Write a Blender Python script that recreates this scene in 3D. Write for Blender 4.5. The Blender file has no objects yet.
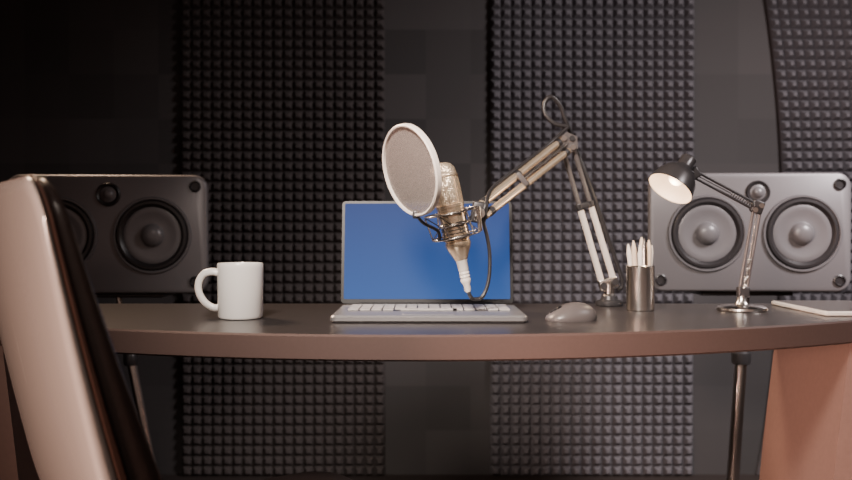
import bpy, bmesh, math, random
from mathutils import Vector, Matrix, Quaternion
random.seed(4)
S = bpy.context.scene
COL = S.collection
V = Vector

# ------------------------------------------------------------ materials
def mat(name, col, rough=0.5, metal=0.0, bump=0.0, bscale=60, var=0.0, emis=None, estr=0, coat=0, sheen=0, spec=0.5):
    m = bpy.data.materials.new(name); m.use_nodes = True
    nt = m.node_tree; p = nt.nodes['Principled BSDF']
    p.inputs['Base Color'].default_value = (*col, 1)
    p.inputs['Roughness'].default_value = rough
    p.inputs['Metallic'].default_value = metal
    p.inputs['Specular IOR Level'].default_value = spec
    p.inputs['Coat Weight'].default_value = coat
    p.inputs['Coat Roughness'].default_value = 0.15
    if emis:
        p.inputs['Emission Color'].default_value = (*emis, 1)
        p.inputs['Emission Strength'].default_value = estr
    tc = nt.nodes.new('ShaderNodeTexCoord')
    no = nt.nodes.new('ShaderNodeTexNoise'); no.inputs['Scale'].default_value = bscale
    no.inputs['Detail'].default_value = 5
    nt.links.new(tc.outputs['Object'], no.inputs['Vector'])
    if bump:
        b = nt.nodes.new('ShaderNodeBump'); b.inputs['Strength'].default_value = bump
        b.inputs['Distance'].default_value = 0.002
        nt.links.new(no.outputs['Fac'], b.inputs['Height'])
        nt.links.new(b.outputs['Normal'], p.inputs['Normal'])
    if var:
        r = nt.nodes.new('ShaderNodeMapRange')
        r.inputs['To Min'].default_value = 1 - var; r.inputs['To Max'].default_value = 1 + var
        mx = nt.nodes.new('ShaderNodeVectorMath'); mx.operation = 'SCALE'
        mx.inputs[0].default_value = col
        nt.links.new(no.outputs['Fac'], r.inputs['Value'])
        nt.links.new(r.outputs['Result'], mx.inputs['Scale'])
        nt.links.new(mx.outputs['Vector'], p.inputs['Base Color'])
    return m

M = {}
M['desk']   = mat('desk_laminate', (0.040,0.034,0.034), 0.28, bump=0.04, bscale=300, var=0.15)
M['deskedge']=mat('desk_edge', (0.095,0.062,0.056), 0.38, bump=0.05, bscale=200, var=0.1)
M['leg']    = mat('desk_leg_veneer', (0.22,0.135,0.115), 0.42, bump=0.05, bscale=90, var=0.12)
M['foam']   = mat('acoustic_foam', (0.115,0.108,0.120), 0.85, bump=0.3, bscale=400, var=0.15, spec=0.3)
M['foamshade']= mat('acoustic_foam_shaded', (0.070,0.060,0.060), 0.9, bump=0.3, bscale=400, var=0.15, spec=0.2)  # same foam for the left panel, its dimmer warm light painted into the colour
M['mug']    = mat('glazed_ceramic', (0.88,0.86,0.84), 0.25, coat=0.3)
M['silver'] = mat('laptop_aluminium', (0.36,0.35,0.36), 0.36, 0.7)
M['key']    = mat('key_plastic', (0.42,0.40,0.40), 0.5)
M['bezel']  = mat('bezel_black', (0.012,0.012,0.014), 0.4)
M['greyplastic'] = mat('grey_plastic', (0.10,0.088,0.088), 0.33)
M['dark']   = mat('dark_metal', (0.05,0.047,0.05), 0.35, 0.4)
M['chrome'] = mat('brushed_steel', (0.70,0.66,0.63), 0.24, 1.0)
M['cream']  = mat('champagne_metal', (0.92,0.74,0.55), 0.27, 0.8)
M['whiteplastic'] = mat('white_plastic', (0.74,0.66,0.61), 0.32)
M['cable']  = mat('cable_rubber', (0.025,0.023,0.025), 0.35)
M['spk']    = mat('speaker_cabinet', (0.13,0.122,0.13), 0.40, bump=0.1, bscale=300)
M['spkplate']=mat('speaker_baffle', (0.18,0.168,0.178), 0.36, 0.2, bump=0.05, bscale=300)
M['cone']   = mat('speaker_cone', (0.16,0.15,0.158), 0.34, 0.1, bump=0.1, bscale=200)
M['rubber'] = mat('speaker_surround', (0.025,0.022,0.024), 0.38)
M['leather']= mat('black_leather', (0.02,0.013,0.012), 0.36, bump=0.25, bscale=250)
M['shell']  = mat('cream_leather', (0.31,0.285,0.27), 0.22, bump=0.04, bscale=180, coat=0.5)
M['piping'] = mat('brown_piping', (0.035,0.018,0.014), 0.3, bump=0.1, bscale=200)
M['pencil'] = mat('pencil_lacquer', (0.72,0.58,0.46), 0.4)
M['pencil2']= mat('pen_white', (0.76,0.71,0.68), 0.35)
M['lamp']   = mat('lamp_enamel', (0.05,0.047,0.05), 0.3, 0.3)
M['lampin'] = mat('lamp_inner_white', (0.36,0.30,0.26), 0.5)
M['bulb']   = mat('bulb_glass', (0.8,0.74,0.68), 0.3, emis=(1,0.78,0.55), estr=0.7)
M['floor']  = mat('floor_carpet', (0.03,0.02,0.018), 0.85, bump=0.4, bscale=300, var=0.2)
M['ceiling']= mat('ceiling_paint', (0.07,0.06,0.055), 0.9, bump=0.05)
M['sidewall']=mat('side_wall_paint', (0.07,0.056,0.052), 0.85, bump=0.05)
M['paper']  = mat('tablet_white', (0.75,0.7,0.66), 0.4)

def wall_mat():
    m = mat('acoustic_tile_wall', (0.05,0.048,0.048), 0.85, bump=0.2, bscale=150)
    nt = m.node_tree; p = nt.nodes['Principled BSDF']
    tc = nt.nodes.new('ShaderNodeTexCoord')
    mp = nt.nodes.new('ShaderNodeVectorMath'); mp.operation='SCALE'; mp.inputs['Scale'].default_value = 1/0.165
    fl = nt.nodes.new('ShaderNodeVectorMath'); fl.operation='FLOOR'
    sep = nt.nodes.new('ShaderNodeSeparateXYZ'); cmb = nt.nodes.new('ShaderNodeCombineXYZ')
    wn = nt.nodes.new('ShaderNodeTexWhiteNoise'); wn.noise_dimensions='2D'
    cr = nt.nodes.new('ShaderNodeValToRGB')
    cr.color_ramp.elements[0].color=(0.036,0.033,0.034,1); cr.color_ramp.elements[1].color=(0.058,0.052,0.053,1)
    L = nt.links.new
    L(tc.outputs['Object'], mp.inputs[0]); L(mp.outputs['Vector'], fl.inputs[0]); L(fl.outputs['Vector'], sep.inputs[0])
    L(sep.outputs['X'], cmb.inputs['X']); L(sep.outputs['Z'], cmb.inputs['Y']); L(cmb.outputs['Vector'], wn.inputs['Vector'])
    L(wn.outputs['Value'], cr.inputs['Fac']); L(cr.outputs['Color'], p.inputs['Base Color'])
    return m
M['wall'] = wall_mat()

def screen_mat():
    m = bpy.data.materials.new('lcd_screen'); m.use_nodes=True; nt=m.node_tree
    p = nt.nodes['Principled BSDF']; p.inputs['Base Color'].default_value=(0.005,0.01,0.03,1); p.inputs['Roughness'].default_value=0.5
    p.inputs['Specular IOR Level'].default_value=0.10
    tc=nt.nodes.new('ShaderNodeTexCoord'); sp=nt.nodes.new('ShaderNodeSeparateXYZ'); cr=nt.nodes.new('ShaderNodeValToRGB')
    cr.color_ramp.elements[0].color=(0.075,0.20,0.62,1); cr.color_ramp.elements[1].color=(0.030,0.085,0.36,1)
    nt.links.new(tc.outputs['Generated'],sp.inputs[0]); nt.links.new(sp.outputs['Z'],cr.inputs['Fac'])
    nt.links.new(cr.outputs['Color'],p.inputs['Emission Color']); p.inputs['Emission Strength'].default_value=0.6
    return m
M['screen']=screen_mat()

def mesh_fabric():
    m = bpy.data.materials.new('pop_filter_nylon'); m.use_nodes=True; nt=m.node_tree
    p = nt.nodes['Principled BSDF']; p.inputs['Base Color'].default_value=(0.24,0.20,0.185,1); p.inputs['Roughness'].default_value=0.8
    tc=nt.nodes.new('ShaderNodeTexCoord'); w1=nt.nodes.new('ShaderNodeTexVoronoi'); w1.inputs['Scale'].default_value=450
    r=nt.nodes.new('ShaderNodeMapRange'); r.inputs['From Max'].default_value=0.7; r.inputs['To Min'].default_value=1.0; r.inputs['To Max'].default_value=0.45
    nt.links.new(tc.outputs['Object'],w1.inputs['Vector']); nt.links.new(w1.outputs['Distance'],r.inputs['Value'])
    nt.links.new(r.outputs['Result'],p.inputs['Alpha'])
    return m
M['fabric']=mesh_fabric()

def grille_mat():
    m = mat('mic_grille',(0.86,0.70,0.53),0.33,0.75); nt=m.node_tree; p=nt.nodes['Principled BSDF']
    tc=nt.nodes.new('ShaderNodeTexCoord'); v=nt.nodes.new('ShaderNodeTexVoronoi'); v.inputs['Scale'].default_value=330
    b=nt.nodes.new('ShaderNodeBump'); b.inputs['Strength'].default_value=0.8; b.inputs['Distance'].default_value=0.002
    nt.links.new(tc.outputs['Object'],v.inputs['Vector']); nt.links.new(v.outputs['Distance'],b.inputs['Height']); nt.links.new(b.outputs['Normal'],p.inputs['Normal'])
    return m
M['grille']=grille_mat()

# ------------------------------------------------------------ helpers
def empty(name, loc=(0,0,0)):
    o=bpy.data.objects.new(name,None); o.empty_display_size=0.05; o.location=loc; COL.objects.link(o); return o
def finish(o, parent):
    if parent is not None:
        o.parent=parent
        bpy.context.view_layer.update()
        o.matrix_parent_inverse=parent.matrix_world.inverted()
def mo(name, verts, faces, m, parent=None, smooth=True, angle=40):
    me=bpy.data.meshes.new(name); me.from_pydata([tuple(v) for v in verts],[],faces); me.update()
    bm=bmesh.new(); bm.from_mesh(me); bmesh.ops.recalc_face_normals(bm,faces=bm.faces); bm.to_mesh(me); bm.free()
    me.materials.append(M[m])
    if smooth:
        me.shade_smooth()
        try: me.set_sharp_from_angle(angle=math.radians(angle))
        except Exception: pass
    o=bpy.data.objects.new(name,me); COL.objects.link(o); finish(o,parent); return o
def frame(d):
    d=V(d).normalized(); return V((0,0,1)).rotation_difference(d).to_matrix()
def lathe(name, prof, m, base=(0,0,0), axis=(0,0,1), parent=None, seg=48, angle=35):
    R=frame(axis); vs=[];fs=[]; B=V(base)
    for r,h in prof:
        for i in range(seg):
            a=2*math.pi*i/seg; p=V((max(r,1e-5)*math.cos(a),max(r,1e-5)*math.sin(a),h)); vs.append(B+R@p)
    for j in range(len(prof)-1):
        for i in range(seg):
            k=(i+1)%seg; fs.append((j*seg+i,j*seg+k,(j+1)*seg+k,(j+1)*seg+i))
    if prof[0]!=prof[-1]:
        fs.append(tuple(range(seg))[::-1]); fs.append(tuple(range((len(prof)-1)*seg,len(prof)*seg)))
    return mo(name,vs,fs,m,parent,True,angle)
def spline(pts,n=10):
    P=[V(p) for p in pts]; out=[]
    for i in range(len(P)-1):
        p0=P[max(i-1,0)];p1=P[i];p2=P[i+1];p3=P[min(i+2,len(P)-1)]
        for k in range(n):
            t=k/n; out.append(0.5*((2*p1)+(-p0+p2)*t+(2*p0-5*p1+4*p2-p3)*t*t+(-p0+3*p1-3*p2+p3)*t**3))
    out.append(P[-1]); return out
def sweep(name, path, r, m, parent=None, seg=10, closed=False, sx=1.0):
    P=[V(p) for p in path]; n=len(P); vs=[];fs=[]
    def tan(i):
        if closed: return (P[(i+1)%n]-P[(i-1)%n]).normalized()
        return (P[min(i+1,n-1)]-P[max(i-1,0)]).normalized()
    t=tan(0); u=t.orthogonal().normalized()
    for i in range(n):
        t2=tan(i); q=t.rotation_difference(t2); u=(q@u); u=(u-t2*u.dot(t2)).normalized(); t=t2; w=t.cross(u)
        rr=r(i/(n-1)) if callable(r) else r
        for k in range(seg):
            a=2*math.pi*k/seg; vs.append(P[i]+(u*math.cos(a)*sx+w*math.sin(a))*rr)
    for i in range(n if closed else n-1):
        j=(i+1)%n
        for k in range(seg):
            l=(k+1)%seg; fs.append((i*seg+k,i*seg+l,j*seg+l,j*seg+k))
    if not closed:
        fs.append(tuple(range(seg))[::-1]); fs.append(tuple(range((n-1)*seg,n*seg)))
    return mo(name,vs,fs,m,parent,True,50)
def tube(name,a,b,r,m,parent=None,seg=16): return sweep(name,[a,b],r,m,parent,seg)
def ring(name,c,axis,R,r,m,parent=None,n=48,seg=8):
    F=frame(axis); return sweep(name,[V(c)+F@V((R*math.cos(2*math.pi*i/n),R*math.sin(2*math.pi*i/n),0)) for i in range(n)],r,m,parent,seg,True)
def spring(name,a,b,R,r,turns,m,parent=None):
    a=V(a);b=V(b);F=frame(b-a);L=(b-a).length;n=int(turns*10)
    return sweep(name,[a+F@V((R*math.cos(2*math.pi*i/10),R*math.sin(2*math.pi*i/10),L*i/n)) for i in range(n+1)],r,m,parent,6)
def box(name,c,s,m,parent=None,bev=0.003,seg=3,rot=None):
    bm=bmesh.new(); bmesh.ops.create_cube(bm,size=1); bmesh.ops.scale(bm,vec=s,verts=bm.verts)
    if bev:
        bmesh.ops.bevel(bm,geom=bm.edges[:],offset=bev,segments=seg,profile=0.5,affect='EDGES')
    if rot is not None: bmesh.ops.transform(bm,matrix=rot.to_4x4(),verts=bm.verts)
    bmesh.ops.translate(bm,vec=c,verts=bm.verts)
    me=bpy.data.meshes.new(name); bm.to_mesh(me); bm.free(); me.materials.append(M[m]); me.shade_smooth()
    try: me.set_sharp_from_angle(angle=math.radians(45))
    except Exception: pass
    o=bpy.data.objects.new(name,me); COL.objects.link(o); finish(o,parent); return o
def rrect(w,h,r,n=8):
    out=[]
    for cx,cy,a0 in ((w/2-r,h/2-r,0),(-w/2+r,h/2-r,90),(-w/2+r,-h/2+r,180),(w/2-r,-h/2+r,270)):
        for i in range(n+1):
            a=math.radians(a0+90*i/n); out.append((cx+r*math.cos(a),cy+r*math.sin(a)))
    return out
def loft(name, loops, m, parent=None, angle=40):
    n=len(loops[0]); vs=[p for l in loops for p in l]; fs=[]
    for j in range(len(loops)-1):
        for i in range(n):
            k=(i+1)%n; fs.append((j*n+i,j*n+k,(j+1)*n+k,(j+1)*n+i))
    fs.append(tuple(range(n))[::-1]); fs.append(tuple(range((len(loops)-1)*n,len(loops)*n)))
    return mo(name,vs,fs,m,parent,True,angle)

DZ=0.75   # desk top height
WY=3.15   # back wall

# ------------------------------------------------------------ room
box('floor',(0,0.9,-0.05),(5.4,5.2,0.1),'floor',bev=0)
box('ceiling',(0,0.9,2.75),(5.4,5.2,0.1),'ceiling',bev=0)
box('wall_back',(0,WY+0.05,1.35),(5.4,0.1,2.7),'wall',bev=0)
box('wall_left',(-2.75,0.9,1.35),(0.1,5.2,2.7),'sidewall',bev=0)
box('wall_right',(2.75,0.9,1.35),(0.1,5.2,2.7),'sidewall',bev=0)

def foam(name,x0,nc,z0,nr,p=0.0374,h=0.024,y=WY,bend=0.0,m='foam'):
    vs=[];fs=[]
    def X(x,z): return x-bend*(z-0.95)**2
    for c in range(nc):
        for r in range(nr):
            a=x0+c*p; b=z0+r*p; i=len(vs); yb=y-0.016
            for q,yy in ((0,yb),(p*0.17,yb-h*0.55),(p*0.33,yb-h)):
                for (dx,dz) in ((q,q),(p-q,q),(p-q,p-q),(q,p-q)): vs.append((X(a+dx,b+dz),yy,b+dz))
            for k in (0,4):
                for s in range(4):
                    s2=(s+1)%4; fs.append((i+k+s,i+k+s2,i+k+4+s2,i+k+4+s))
            fs.append((i+8,i+9,i+10,i+11))
    i=len(vs)
    for r in range(nr+1):
        z=z0+r*p
        for xx,yy in ((x0,y-0.016),(x0+nc*p,y-0.016),(x0+nc*p,y-0.001),(x0,y-0.001)): vs.append((X(xx,z),yy,z))
    for r in range(nr):
        a=i+r*4
        fs+=[(a+1,a+2,a+6,a+5),(a+2,a+3,a+7,a+6),(a+3,a,a+4,a+7)]
    me=bpy.data.meshes.new(name); me.from_pydata(vs,[],fs); me.update(); me.materials.append(M[m])
    o=bpy.data.objects.new(name,me); COL.objects.link(o)
    bm=bmesh.new(); bm.from_mesh(me); bmesh.ops.recalc_face_normals(bm,faces=bm.faces); bm.to_mesh(me); bm.free()
    return o
foam('acoustic_foam_panel',-0.90,20,0.002,66,m='foamshade')
foam('acoustic_foam_panel.001',0.238,20,0.002,66)
foam('acoustic_foam_panel.002',1.315,20,0.002,66,bend=0.10)

# ------------------------------------------------------------ desk
desk=empty('curved_desk',(0,1.55,0))
def front(x): return 1.265+0.36*(x+0.02)**2
xs=[-0.98+1.96*i/60 for i in range(61)]
outline=[(x,front(x)) for x in xs]+[(0.98,1.82),(-0.98,1.82)]
dl=[]
for z,ins in ((DZ-0.04,0.004),(DZ-0.037,0.0),(DZ-0.003,0.0),(DZ,0.003)):
    dl.append([V((x*(1-ins), 1.55+(y-1.55)*(1-ins/0.25), z)) for x,y in outline])
dt=loft('desk_top',dl,'deskedge',desk,30)
dt.data.materials.append(M['desk'])
for f in dt.data.polygons:
    if f.normal.z>0.9 : f.material_index=1
for sgn,nm in ((-1,'side_leg_a'),(1,'side_leg_b')):
    L=[]
    for k in range(13):
        t=k/12; z=DZ-0.04-(DZ-0.04)*t
        xi=0.745-0.055*math.sin(t*math.pi/2)
        L.append([V((sgn*xi,1.49,z)),V((sgn*xi,1.80,z)),V((sgn*(xi+0.04),1.80,z)),V((sgn*(xi+0.04),1.49,z))])
    loft(nm,L,'leg',desk,30)

# ------------------------------------------------------------ mug
mug=empty('coffee_mug',(-0.33,1.51,DZ))
mb=V((-0.33,1.51,DZ))
lathe('mug_body',[(0,0),(0.034,0),(0.0375,0.0015),(0.0395,0.005),(0.0405,0.09),(0.0405,0.096),(0.0395,0.0985),(0.038,0.0985),(0.037,0.096),(0.0365,0.012),(0.03,0.007),(0,0.006)],'mug',mb,parent=mug,seg=64)
hp=spline([(-0.036,0,0.080),(-0.050,0,0.083),(-0.066,0,0.078),(-0.0745,0,0.062),(-0.073,0,0.044),(-0.063,0,0.028),(-0.049,0,0.019),(-0.036,0,0.018)],8)
sweep('mug_handle',[mb+p for p in hp],0.0060,'mug',mug,14,sx=1.25)

# ------------------------------------------------------------ laptop
lap=empty('laptop',(0.004,1.53,DZ))
lc=V((0.005,1.5325,0))
def slab(name,c,w,d,z0,z1,r,m,parent,bev=0.002):
    L=[]
    for z,i in ((z0,bev),(z0+bev,0),(z1-bev,0),(z1,bev)):
        L.append([V(c)+V((x,y,z)) for x,y in rrect(w-2*i,d-2*i,max(r-i,0.001))])
    return loft(name,L,m,parent,35)
slab('laptop_base',lc,0.334,0.216,DZ+0.001,DZ+0.013,0.012,'silver',lap,0.003)
box('keyboard_well',lc+V((0,0.03,DZ+0.0131)),(0.29,0.105,0.0008),'bezel',lap,bev=0)
bm=bmesh.new()
for r in range(6):
    for c in range(14):
        if r==0 and 3<c<9: continue
        m4=Matrix.Translation(lc+V((-0.135+c*0.0208,-0.012+r*0.0167,DZ+0.0148)))@Matrix.Diagonal((0.0182,0.0142,0.003,1))
        bmesh.ops.create_cube(bm,size=1,matrix=m4)
m4=Matrix.Translation(lc+V((0.0,-0.012,DZ+0.0148)))@Matrix.Diagonal((0.1,0.0142,0.003,1)); bmesh.ops.create_cube(bm,size=1,matrix=m4)
me=bpy.data.meshes.new('keys'); bm.to_mesh(me); bm.free(); me.materials.append(M['key']); ko=bpy.data.objects.new('keys',me); COL.objects.link(ko); finish(ko,lap)
slab('touchpad',lc+V((0,-0.066,0)),0.09,0.05,DZ+0.0125,DZ+0.0135,0.004,'silver',lap,0.0003)
hb=lc+V((-0.003,0.109,DZ+0.012))
Rl=Matrix.Rotation(math.radians(90-9),3,'X')
def lidslab(name,w,h,cy,z0,z1,r,m,bev):
    L=[]
    for z,i in ((z0,bev),(z0+bev,0),(z1-bev,0),(z1,bev)):
        L.append([hb+Rl@V((x,y+cy,z)) for x,y in rrect(w-2*i,h-2*i,max(r-i,0.0008))])
    return loft(name,L,m,lap,35)
lidslab('laptop_lid',0.334,0.203,0.1035,-0.006,0.0,0.009,'greyplastic',0.001)
lidslab('bezel',0.333,0.202,0.1035,-0.0005,0.0008,0.008,'bezel',0.0002)
lidslab('screen',0.322,0.188,0.1055,0.0006,0.0012,0.002,'screen',0.0001)
tube('hinge',hb+V((-0.13,0,0)),hb+V((0.13,0,0)),0.005,'bezel',lap)

# ------------------------------------------------------------ mouse
mouse=empty('computer_mouse',(0.252,1.475,DZ))
L=[]
n=32
prof=[(0.0,1.0,0.0),(0.004,1.03,0.0),(0.010,1.0,0.001),(0.018,0.88,0.003),(0.025,0.66,0.005),(0.0295,0.40,0.007),(0.031,0.15,0.008)]
Rm=Matrix.Rotation(math.radians(18),3,'Z')
for h,k,sh in prof:
    l=[]
    for i in range(n):
        a=2*math.pi*i/n; ca,sa=math.cos(a),math.sin(a)
        x=0.045*k*math.copysign(abs(ca)**0.8,ca)+sh; y=0.029*k*math.copysign(abs(sa)**0.8,sa)
        l.append(V((0.252,1.475,DZ))+Rm@V((x,y,h-0.18*max(0,-x)*h/0.031)))
    L.append(l)
loft('mouse_shell',L,'greyplastic',mouse,60)
sweep('button_gap',[V((0.252,1.475,DZ))+Rm@V((x,0,z)) for x,z in ((-0.040,0.0145),(-0.030,0.0198),(-0.018,0.0238),(-0.006,0.0268))],0.0009,'bezel',mouse,6)
lathe('scroll_wheel',[(0,-0.003),(0.006,-0.003),(0.007,0),(0.006,0.003),(0,0.003)],'bezel',V((0.252,1.475,DZ))+Rm@V((-0.022,0,0.019)),Rm@V((0,1,0)),mouse,20)

# ------------------------------------------------------------ pencil cup
cup=empty('pencil_cup',(0.418,1.655,DZ)); cb=V((0.418,1.655,DZ))
lathe('cup_body',[(0,0),(0.0255,0),(0.027,0.002),(0.027,0.085),(0.0277,0.087),(0.0265,0.0885),(0.0252,0.087),(0.0252,0.006),(0,0.005)],'chrome',cb,parent=cup,seg=48)
pens=[(-0.014,-0.006,-0.0235,0.004,0.130,'pencil2'),(-0.010,-0.014,-0.017,-0.012,0.137,'pencil'),(-0.002,-0.016,-0.006,-0.018,0.128,'pencil2'),
      (0.007,-0.012,0.003,-0.017,0.140,'chrome'),(0.014,-0.006,0.014,-0.008,0.138,'pencil'),(0.015,0.006,0.0235,0.006,0.128,'pencil2'),(0.0,0.008,0.006,0.016,0.143,'pencil'),(-0.012,0.010,-0.010,0.016,0.135,'dark')]
for i,(ax,ay,bx,by,h,mm) in enumerate(pens):
    a=cb+V((ax*0.8,ay*0.8,0.007)); b=cb+V((bx,by,h)); d=(b-a)
    r=0.0048
    lathe('pen_%d'%i,[(0,0),(r,0.001),(r,d.length-0.016),(r*0.6,d.length-0.006),(0.0014,d.length)],mm,a,d,cup,12)

# ------------------------------------------------------------ tablet on the right
tb=empty('tablet',(0.81,1.64,DZ))
slab('tablet_body',V((0.81,1.665,0)),0.17,0.25,DZ+0.0005,DZ+0.009,0.01,'paper',tb,0.002)
slab('tablet_glass',V((0.81,1.665,0)),0.158,0.238,DZ+0.0085,DZ+0.0095,0.006,'greyplastic',tb,0.0003)

# ------------------------------------------------------------ desk lamp
lamp=empty('desk_lamp',(0.614,1.65,DZ)); lb=V((0.614,1.65,DZ))
lathe('lamp_base',[(0,0),(0.046,0),(0.048,0.003),(0.047,0.007),(0.040,0.0105),(0.015,0.013),(0.011,0.018),(0.009,0.03),(0,0.03)],'chrome',lb,parent=lamp,seg=56)
A=lb+V((0.002,0,0.030)); J1=V((0.641,1.645,0.950)); J2=V((0.517,1.625,1.012))
o1=V((0.007,0,0.001))
box('lower_bracket',A+V((0,0,0.006)),(0.022,0.016,0.022),'dark',lamp,0.003)
tube('lower_arm_1',A-o1+V((0,0,0.008)),J1-o1,0.0028,'greyplastic',lamp)
tube('lower_arm_2',A+o1+V((0,0,0.008)),J1+o1,0.0028,'greyplastic',lamp)
spring('lower_spring',A+V((0,-0.004,0.012)),A.lerp(J1,0.42)+V((0,-0.004,0)),0.0036,0.0009,14,'chrome',lamp)
tube('spring_rod',A.lerp(J1,0.42)+V((0,-0.004,0)),J1,0.0012,'chrome',lamp)
box('elbow_plate',J1+V((0.0,0,0.002)),(0.024,0.013,0.026),'dark',lamp,0.004,rot=Matrix.Rotation(math.radians(20),3,'Y'))
for k in (-1,1): lathe('elbow_bolt_%d'%(k+1),[(0,-0.009),(0.005,-0.009),(0.005,0.009),(0,0.009)],'chrome',J1+V((k*0.006,0,0.004*k)),(0,1,0),lamp,16)
du=(J2-J1).normalized(); pu=V((du.z,0,-du.x)).normalized()*0.006
tube('upper_arm_1',J1+pu,J2+pu,0.0028,'dark',lamp); tube('upper_arm_2',J1-pu,J2-pu,0.0028,'dark',lamp)
spring('upper_spring',J1+V((0,-0.004,0)),J1.lerp(J2,0.45)+V((0,-0.004,0)),0.0036,0.0009,12,'dark',lamp)
tube('upper_spring_rod',J1.lerp(J2,0.45)+V((0,-0.004,0)),J2,0.0012,'dark',lamp)
ax=V((-0.56,-0.30,-0.77)).normalized()
T=V((0.501,1.622,1.042))
box('head_bracket',J2+V((-0.004,0,0.004)),(0.018,0.012,0.022),'dark',lamp,0.003,rot=Matrix.Rotation(math.radians(-30),3,'Y'))
tube('head_neck',J2,T+ax*0.022,0.004,'dark',lamp)
lathe('lamp_shade',[(0,-0.004),(0.012,-0.003),(0.015,0.0),(0.0155,0.020),(0.018,0.024),(0.030,0.034),(0.039,0.050),(0.0435,0.070),(0.0445,0.074),(0.0435,0.0745)],'lamp',T,ax,lamp,48)
lathe('shade_lining',[(0.0438,0.0745),(0.0425,0.0735),(0.0375,0.050),(0.0285,0.036),(0.017,0.026),(0.012,0.025),(0.0,0.025)],'lampin',T,ax,lamp,48)
for nm in ('lamp_shade','shade_lining'):
    o=bpy.data.objects[nm]; bm=bmesh.new(); bm.from_mesh(o.data); bm.faces.ensure_lookup_table()
    big=[f for f in bm.faces if len(f.verts)>10 and f.calc_area()>0.003]
    bmesh.ops.delete(bm,geom=big,context='FACES_ONLY'); bm.to_mesh(o.data); bm.free()
lathe('bulb',[(0,0.026),(0.008,0.026),(0.009,0.034),(0.014,0.042),(0.0155,0.049),(0.013,0.056),(0.008,0.060),(0,0.062)],'bulb',T,ax,lamp,24)

# ------------------------------------------------------------ microphone with boom arm
mic=empty('microphone_boom_arm',(0.38,1.77,DZ))
B=V((0.381,1.765,DZ+0.001))
lathe('boom_base',[(0,0.0),(0.028,0.0),(0.029,0.003),(0.028,0.009),(0.018,0.012),(0.016,0.02),(0,0.02)],'dark',B,parent=mic,seg=32)
lathe('swivel',[(0,0),(0.015,0),(0.016,0.004),(0.011,0.010),(0.010,0.03),(0,0.03)],'chrome',B+V((0,0,0.014)),parent=mic,seg=24)
BL=B+V((-0.002,0,0.045)); E=V((0.283,1.71,1.080))
dl_=(E-BL).normalized(); pl=V((dl_.z,0,-dl_.x)).normalized()
box('base_bracket',BL+V((0,0,0.0)),(0.040,0.018,0.024),'chrome',mic,0.003,rot=Matrix.Rotation(math.radians(-15),3,'Y'))
for k in (-1,1):
    a=BL+pl*0.0125*k; b=E+pl*0.0105*k
    tube('lower_bar_%d'%(k+2),a,a.lerp(b,0.57),0.0066,'whiteplastic',mic)
    tube('lower_rod_%d'%(k+2),a.lerp(b,0.55),b,0.0050,'greyplastic',mic)
    lathe('bar_sleeve_%d'%(k+2),[(0,0),(0.0078,0),(0.0078,0.012),(0,0.012)],'dark',a.lerp(b,0.55),dl_,mic,16)
    lathe('base_bolt_%d'%(k+2),[(0,-0.012),(0.007,-0.012),(0.007,0.012),(0,0.012)],'dark',a,(0,1,0),mic,16)
box('lower_crossbar',BL.lerp(E,0.57),(0.036,0.014,0.012),'dark',mic,0.002,rot=Matrix.Rotation(math.radians(-16),3,'Y'))
for s in (-1,1):
    pts=[E+V((0,0.011*s,0))+V(p) for p in ((-0.024,0,-0.018),(0.0,0,-0.022),(0.020,0,-0.010),(0.019,0,0.014),(-0.002,0,0.023),(-0.024,0,0.004))]
    L=[[p+V((0,-0.0012,0)) for p in pts],[p+V((0,0.0012,0)) for p in pts]]
    loft('elbow_plate_%d'%(s+2),L,'greyplastic',mic)
for i,(dx,dz) in enumerate(((-0.014,-0.008),(0.010,-0.008),(0.008,0.010),(-0.008,0.010))):
    lathe('elbow_bolt_%d'%i,[(0,-0.017),(0.0055,-0.017),(0.0055,0.017),(0,0.017)],'chrome' if i%2 else 'dark',E+V((dx,0,dz)),(0,1,0),mic,16)
W=V((0.098,1.505,0.940))
du=(W-E).normalized(); pu=du.cross(V((0,1,0))).normalized()
if pu.z<0: pu=-pu
for k in (-1,1):
    a=E+pu*0.0125*k; b=W+pu*0.010*k
    tube('upper_bar_%d'%(k+2),a,b,0.0072,'cream',mic)
    for j,tt in enumerate((0.05,0.55,0.92)):
        lathe('upper_sleeve_%d_%d'%(k+2,j),[(0,0),(0.0082,0),(0.0082,0.012),(0,0.012)],'dark',a.lerp(b,tt),du,mic,16)
tube('tension_rod',E+V((0,-0.011,0)),E.lerp(W,0.56)+V((0,-0.011,0)),0.0022,'chrome',mic)
box('upper_crossbar',E.lerp(W,0.56),(0.010,0.030,0.030),'greyplastic',mic,0.002,rot=Matrix.Rotation(math.radians(-38),3,'Y'))
box('wrist_bracket',W+V((-0.004,0,-0.002)),(0.028,0.020,0.038),'dark',mic,0.004,rot=Matrix.Rotation(math.radians(10),3,'Y'))
lathe('wrist_knob',[(0,-0.020),(0.009,-0.020),(0.010,-0.012),(0.008,0),(0.008,0.014),(0,0.014)],'chrome',W+V((-0.004,0,-0.004)),(0,1,0),mic,20)
tip=V((0.0735,1.478,0.799)); top=V((0.0255,1.464,1.022)); axm=(top-tip).normalized(); ML=(top-tip).length
def MP(s): return tip+axm*s
lathe('xlr_connector',[(0,0),(0.0042,0),(0.006,0.004),(0.0062,0.014),(0.0085,0.018),(0.0092,0.022),(0.0082,0.025),(0.0092,0.028),(0.0082,0.031),(0.0092,0.034),(0.0082,0.037),(0.0092,0.040),(0.0095,0.054),(0.0105,0.056),(0.0105,0.062),(0,0.062)],'whiteplastic',tip,axm,mic,32)
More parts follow.
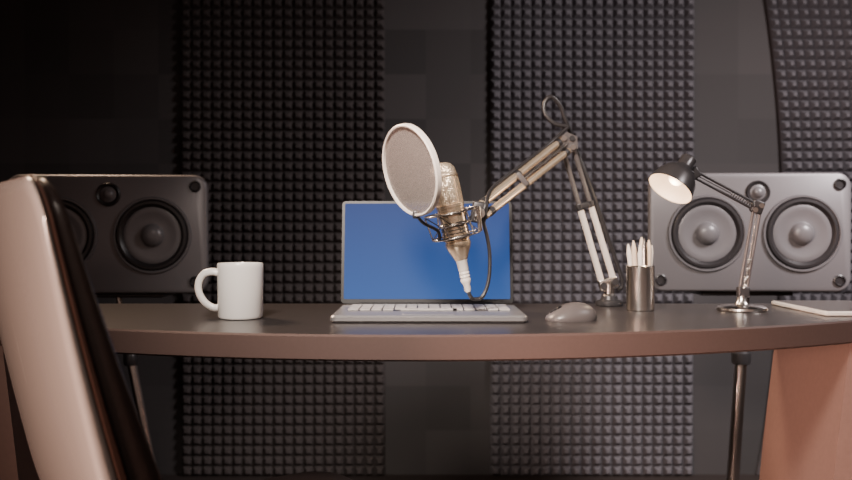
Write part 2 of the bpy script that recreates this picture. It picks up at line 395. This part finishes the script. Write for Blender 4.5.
lathe('mic_body',[(0,0.058),(0.011,0.058),(0.013,0.062),(0.0165,0.070),(0.0205,0.078),(0.0225,0.084),(0.0225,0.089),(0.0212,0.090),(0.0212,0.093),(0.0232,0.094),(0.0238,0.150),(0.0248,0.151),(0.0248,0.156),(0.0232,0.157),(0,0.157)],'cream',tip,axm,mic,48)
lathe('mic_grille',[(0,0.156),(0.0225,0.156),(0.0234,0.160),(0.0234,0.206),(0.0215,0.218),(0.016,0.225),(0.008,ML),(0,ML+0.0005)],'grille',tip,axm,mic,48)
lathe('grille_band',[(0.0230,0.204),(0.0244,0.204),(0.0244,0.207),(0.0230,0.207),(0.0230,0.204)],'cream',tip,axm,mic,48)
for j in range(5):
    ring('body_groove_%d'%j,MP(0.100+j*0.006),axm,0.0236,0.0008,'dark',mic,40,6)
F=frame(axm)
for j in range(8):
    a=2*math.pi*j/8; d=F@V((math.cos(a)*0.0236,math.sin(a)*0.0236,0))
    tube('grille_rib_%d'%j,MP(0.157)+d,MP(0.205)+d,0.0009,'cream',mic,6)
R1=0.047
for nm,s,rr in (('mount_ring_a',0.142,R1),('mount_ring_b',0.100,R1*0.9),('inner_ring_a',0.140,0.0262),('inner_ring_b',0.097,0.0255)):
    ring(nm,MP(s),axm,rr,0.0017,'chrome' if 'mount' in nm else 'dark',mic)
def cp(s,r,a): return MP(s)+F@V((r*math.cos(a),r*math.sin(a),0))
for j in range(6):
    a=2*math.pi*j/6
    tube('mount_strut_%d'%j,cp(0.142,R1,a),cp(0.100,R1*0.9,a+0.25),0.0014,'chrome',mic,8)
    tube('elastic_%d'%j,cp(0.142,R1,a),cp(0.120,0.0245,a+0.4),0.0010,'dark',mic,6)
    tube('elastic_b_%d'%j,cp(0.100,R1*0.9,a),cp(0.120,0.0245,a-0.4),0.0010,'dark',mic,6)
tube('mount_arm',cp(0.122,0.040,0.0),W+V((-0.004,0,-0.004)),0.0045,'chrome',mic)
ring('mount_clamp_ring',MP(0.121),axm,0.0255,0.0026,'chrome',mic)
tube('mount_bridge',cp(0.142,R1,0.0),cp(0.100,R1*0.9,0.0),0.004,'chrome',mic)
pc=V((-0.0245,1.385,1.004)); pn=V((-0.80,-0.55,-0.24)).normalized()
PR=0.0745
lathe('pop_filter_rim',[(PR-0.0025,-0.005),(PR,-0.006),(PR+0.002,-0.004),(PR+0.002,0.004),(PR,0.006),(PR-0.0025,0.005),(PR-0.0025,-0.005)],'whiteplastic',pc,pn,mic,72)
lathe('pop_filter_fabric',[(0,0.0),(PR*0.5,0.0),(PR-0.0015,0.0),(PR-0.0015,0.0008),(PR*0.5,0.0008),(0,0.0008)],'fabric',pc,pn,mic,72)
side=V((0.5,0.5,-0.7)); side=(side-pn*side.dot(pn)).normalized()
rp=pc+side*PR
box('pop_filter_clamp',rp,(0.012,0.012,0.014),'dark',mic,0.003)
sweep('gooseneck',spline([rp,rp+V((0.012,0.018,-0.014)),V((0.020,1.435,0.905)),cp(0.100,0.043,math.pi*1.25)],8),0.0028,'dark',mic,10)
sweep('mic_cable',spline([tip+axm*0.004,tip+V((0.004,0,-0.008)),V((0.085,1.485,0.786)),V((0.100,1.49,0.791)),V((0.1105,1.495,0.820)),V((0.1125,1.50,0.862)),V((0.108,1.50,0.895)),V((0.101,1.498,0.925)),V((0.106,1.50,0.955)),E.lerp(W,0.80)+pu*0.021,E.lerp(W,0.5)+pu*0.022,E.lerp(W,0.15)+pu*0.022,E+V((0.002,-0.01,0.034))],8),0.0034,'cable',mic,10)
sweep('cable_loop',spline([E+V((0.002,-0.01,0.034)),E+V((-0.026,-0.01,0.040)),E+V((-0.045,-0.008,0.060)),E+V((-0.045,-0.006,0.082)),E+V((-0.032,-0.004,0.094)),E+V((-0.014,0,0.078)),E+V((-0.003,0.004,0.052)),E+V((0.006,0.008,0.030)),E+V((0.022,0.015,-0.01)),BL.lerp(E,0.7)+pl*0.021,BL.lerp(E,0.3)+pl*0.026,B+V((0.028,0.006,0.050)),B+V((0.018,0.006,0.030))],8),0.0046,'cable',mic,10)

# ------------------------------------------------------------ speakers
def speaker(name,cx,cy,cz,rotz,dx):
    e=empty(name,(0,0,0))
    w,h,d=0.512,0.308,0.22
    def lp(W_,H_,r,y): return [V((x,y,z)) for x,z in rrect(W_,H_,r)]
    loft('cabinet',[lp(w-0.19,h-0.05,0.03,d),lp(w-0.17,h-0.03,0.03,d-0.01),lp(w-0.02,h-0.012,0.03,0.026),lp(w-0.03,h-0.02,0.03,0.018)],'spk',e)
    loft('baffle',[lp(w-0.004,h-0.004,0.034,0.024),lp(w,h,0.036,0.020),lp(w,h,0.036,0.006),lp(w-0.004,h-0.004,0.034,0.002),lp(w-0.012,h-0.012,0.030,0.0)],'spkplate',e)
    for i,sx in enumerate((-1,1)):
        c=V((dx+sx*0.120,0,-0.003)); A_=(0,-1,0)
        lathe('woofer_frame_%d'%i,[(0.101,-0.004),(0.100,0.003),(0.098,0.006),(0.094,0.006),(0.092,0.003),(0.091,-0.004)],'spk',c,A_,e,64)
        lathe('woofer_surround_%d'%i,[(0.093,-0.001),(0.092,0.003),(0.088,0.009),(0.082,0.0095),(0.075,0.004),(0.072,-0.002),(0.074,-0.006),(0.093,-0.006)],'rubber',c,A_,e,64)
        lathe('woofer_cone_%d'%i,[(0.0745,-0.0005),(0.0735,0.0025),(0.067,0.0045),(0.058,0.0030),(0.048,0.0012),(0.034,0.0002),(0.030,0.001),(0.029,0.006),(0.024,0.013),(0.015,0.018),(0.006,0.0198),(0,0.020)],'cone',c,A_,e,64)
    c=V((dx+0.008,0,0.103))
    lathe('tweeter_ring',[(0.031,-0.002),(0.031,0.003),(0.028,0.006),(0.025,0.003),(0.018,-0.001),(0.018,-0.002)],'rubber',c,(0,-1,0),e,40)
    lathe('tweeter_dome',[(0.0205,-0.002),(0.020,0.002),(0.015,0.0035),(0.012,0.008),(0.007,0.0115),(0,0.013)],'cone',c,(0,-1,0),e,32)
    for i,(sx,sz) in enumerate(((-1,-1),(1,-1),(-1,1),(1,1))):
        lathe('corner_bolt_%d'%i,[(0.015,-0.001),(0.015,0.004),(0.012,0.0055),(0.010,0.001),(0,0.001)],'rubber',V((sx*(w/2-0.030),0,sz*(h/2-0.030))),(0,-1,0),e,20)
    e.location=(cx,cy,cz); e.rotation_euler=(0,0,rotz)
    return e
speaker('studio_speaker',0.838,2.20,0.902,math.radians(-4),0.012)
speaker('studio_speaker.001',-0.826,2.20,0.897,math.radians(3),-0.004)
def stand(name,cx,side,fx,zt):
    e=empty(name,(cx,2.32,0))
    box('stand_plate',(cx,2.31,zt-0.0065),(0.24,0.16,0.011),'dark',e,0.003)
    t=V((cx+side*0.02,2.30,zt-0.012)); b=V((cx+fx,2.30,0.10))
    rr=0.010 if side<0 else 0.0135
    tube('pole',t,b,rr*0.85,'chrome',e); m_=t.lerp(b,0.27); tube('pole_sleeve',m_,b,rr*1.25,'chrome',e)
    lathe('pole_collar',[(0,0),(rr*1.7,0),(rr*1.9,0.006),(rr*1.9,0.03),(rr*1.5,0.036),(0,0.036)],'dark',m_-V((0,0,0.018)),parent=e,seg=24)
    for k in range(3):
        a=math.radians(90+120*k+ (20 if side<0 else 40)); f=b+V((0.24*math.cos(a),0.24*math.sin(a),-0.09))
        tube('tripod_leg_%d'%k,b+V((0,0,0.12)),f,0.008,'dark',e); box('tripod_foot_%d'%k,f+V((0,0,-0.002)),(0.035,0.03,0.016),'dark',e,0.004)
        tube('tripod_brace_%d'%k,b+V((0,0,0.0)),(b+V((0,0,0.12))).lerp(f,0.6),0.004,'chrome',e)
stand('speaker_stand',0.845,1,-0.02,0.902-0.155)
stand('speaker_stand.001',-0.813,-1,0.10,0.897-0.155)

# ------------------------------------------------------------ chair
ch=empty('office_chair',(-0.3,1.15,0))
n_=V((0.81,0.585,0)).normalized(); w_=V((-0.585,0.81,0)).normalized()
near=V((-0.392,0.845,0)); ZT=0.962; H=0.44; Wd=0.44
C0=near+w_*(Wd/2)
def lean(z): q=ZT-z; return 0.17*q+0.10*q*q
def thick(z): q=ZT-z; return 0.026+0.125*q
def layer(name,f0,f1,inset,m,round_=0.006):
    zc=ZT-H/2; loops=[]
    ol=rrect(Wd-2*inset,H-2*inset,0.05,8)
    pts=[]
    for i in range(len(ol)):
        a=ol[i];b=ol[(i+1)%len(ol)]; L_=math.hypot(a[0]-b[0],a[1]-b[1]); k=max(1,int(L_/0.03))
        for j in range(k): pts.append((a[0]+(b[0]-a[0])*j/k,a[1]+(b[1]-a[1])*j/k))
    def P(x,zz,f,o):
        z=zc+zz; t=thick(z); return C0+w_*x+n_*(lean(z)+f*t+o)+V((0,0,z))
    def sc(k): return [(x*k,y*k) for x,y in pts]
    r=round_
    for k,o in ((0.3,r*-0.4),(0.7,-0.3*r),(0.93,0.0),(0.985,0.35*r),(1.0,r)):
        loops.append([P(x,y,f0,o) for x,y in sc(k)])
    for k,o in ((1.0,-r),(0.985,-0.35*r),(0.93,0),(0.7,0.3*r),(0.3,0.4*r)):
        loops.append([P(x,y,f1,o) for x,y in sc(k)])
    return loft(name,loops,m,ch,50)
layer('back_shell',0.0,0.30,0.0,'shell',0.005)
layer('back_trim',0.28,0.42,-0.002,'piping',0.0015)
layer('back_cushion',0.40,1.0,0.001,'leather',0.006)
cbot=C0+n_*(lean(ZT-H)+0.02)
sc_=C0+n_*(lean(ZT-H)+0.27)
R_=Matrix((( n_.x,w_.x,0),(n_.y,w_.y,0),(0,0,1)))
L=[]
for z,i in ((0.40,0.03),(0.41,0.008),(0.44,0.0),(0.465,0.004),(0.48,0.025),(0.485,0.08)):
    L.append([V((sc_.x,sc_.y,z))+R_@V((x,y,0)) for x,y in rrect(0.46-2*i,0.46-2*i,0.06)])
loft('seat',L,'leather',ch)
sweep('back_post',spline([V((cbot.x,cbot.y,0.565))-n_*0.022,V((cbot.x,cbot.y,0.46))-n_*0.03,V((cbot.x,cbot.y,0.385))+n_*0.06,V((sc_.x,sc_.y,0.385))]),0.014,'dark',ch,12)
lathe('gas_column',[(0,0),(0.026,0),(0.026,0.17),(0.015,0.175),(0.015,0.31),(0,0.31)],'chrome',V((sc_.x,sc_.y,0.085)),parent=ch)
for k in range(5):
    a=math.radians(72*k+20); d=V((math.cos(a),math.sin(a),0)); c=V((sc_.x,sc_.y,0.11)); f=c+d*0.28+V((0,0,-0.03))
    sweep('base_arm_%d'%k,[c,f],lambda t:0.024-0.009*t,'dark',ch,12)
    lathe('caster_%d'%k,[(0,-0.02),(0.022,-0.02),(0.027,-0.015),(0.027,0.015),(0.022,0.02),(0,0.02)],'dark',V((f.x,f.y,0.027)),(-d.y,d.x,0),ch,24)
    tube('caster_pin_%d'%k,f,V((f.x,f.y,0.03)),0.006,'chrome',ch)

# ------------------------------------------------------------ lights
def area(name,loc,target,size,power,col,spread=180,sy=None):
    l=bpy.data.lights.new(name,'AREA'); l.energy=power; l.color=col; l.size=size; l.spread=math.radians(spread)
    if sy: l.shape='RECTANGLE'; l.size_y=sy
    o=bpy.data.objects.new(name,l); COL.objects.link(o); o.location=loc
    o.rotation_euler=(V(target)-V(loc)).to_track_quat('-Z','Y').to_euler(); return o
area('softbox_key',(1.9,1.0,2.2),(1.10,2.6,0.9),0.45,22,(1.0,0.91,0.90),80)
area('desk_key_light',(-0.30,0.35,1.75),(0.10,1.5,0.85),0.30,8,(1.0,0.87,0.76),58)
area('warm_side_light',(-1.7,-0.5,0.75),(0.78,1.6,0.5),0.5,10,(1.0,0.64,0.50),45)
area('warm_rim_light',(-1.3,2.6,2.2),(0.2,1.5,0.8),0.4,12,(1.0,0.70,0.48),85)
pl_=bpy.data.lights.new('lamp_bulb_light','POINT'); pl_.energy=0.7; pl_.color=(1,0.75,0.5); pl_.shadow_soft_size=0.012
po=bpy.data.objects.new('lamp_bulb_light',pl_); COL.objects.link(po); po.location=T+ax*0.080
w=bpy.data.worlds.new('World'); S.world=w; w.use_nodes=True
w.node_tree.nodes['Background'].inputs['Color'].default_value=(0.5,0.34,0.28,1)
w.node_tree.nodes['Background'].inputs['Strength'].default_value=0.55

# ------------------------------------------------------------ camera
cam=bpy.data.cameras.new('camera'); co=bpy.data.objects.new('camera',cam); COL.objects.link(co)
co.location=(0,0,DZ+0.155); co.rotation_euler=(math.radians(90-0.6),0,0)
cam.lens=35.9; cam.sensor_width=36; cam.clip_start=0.02
cam.dof.use_dof=True; cam.dof.focus_distance=1.5; cam.dof.aperture_fstop=3.6
S.camera=co
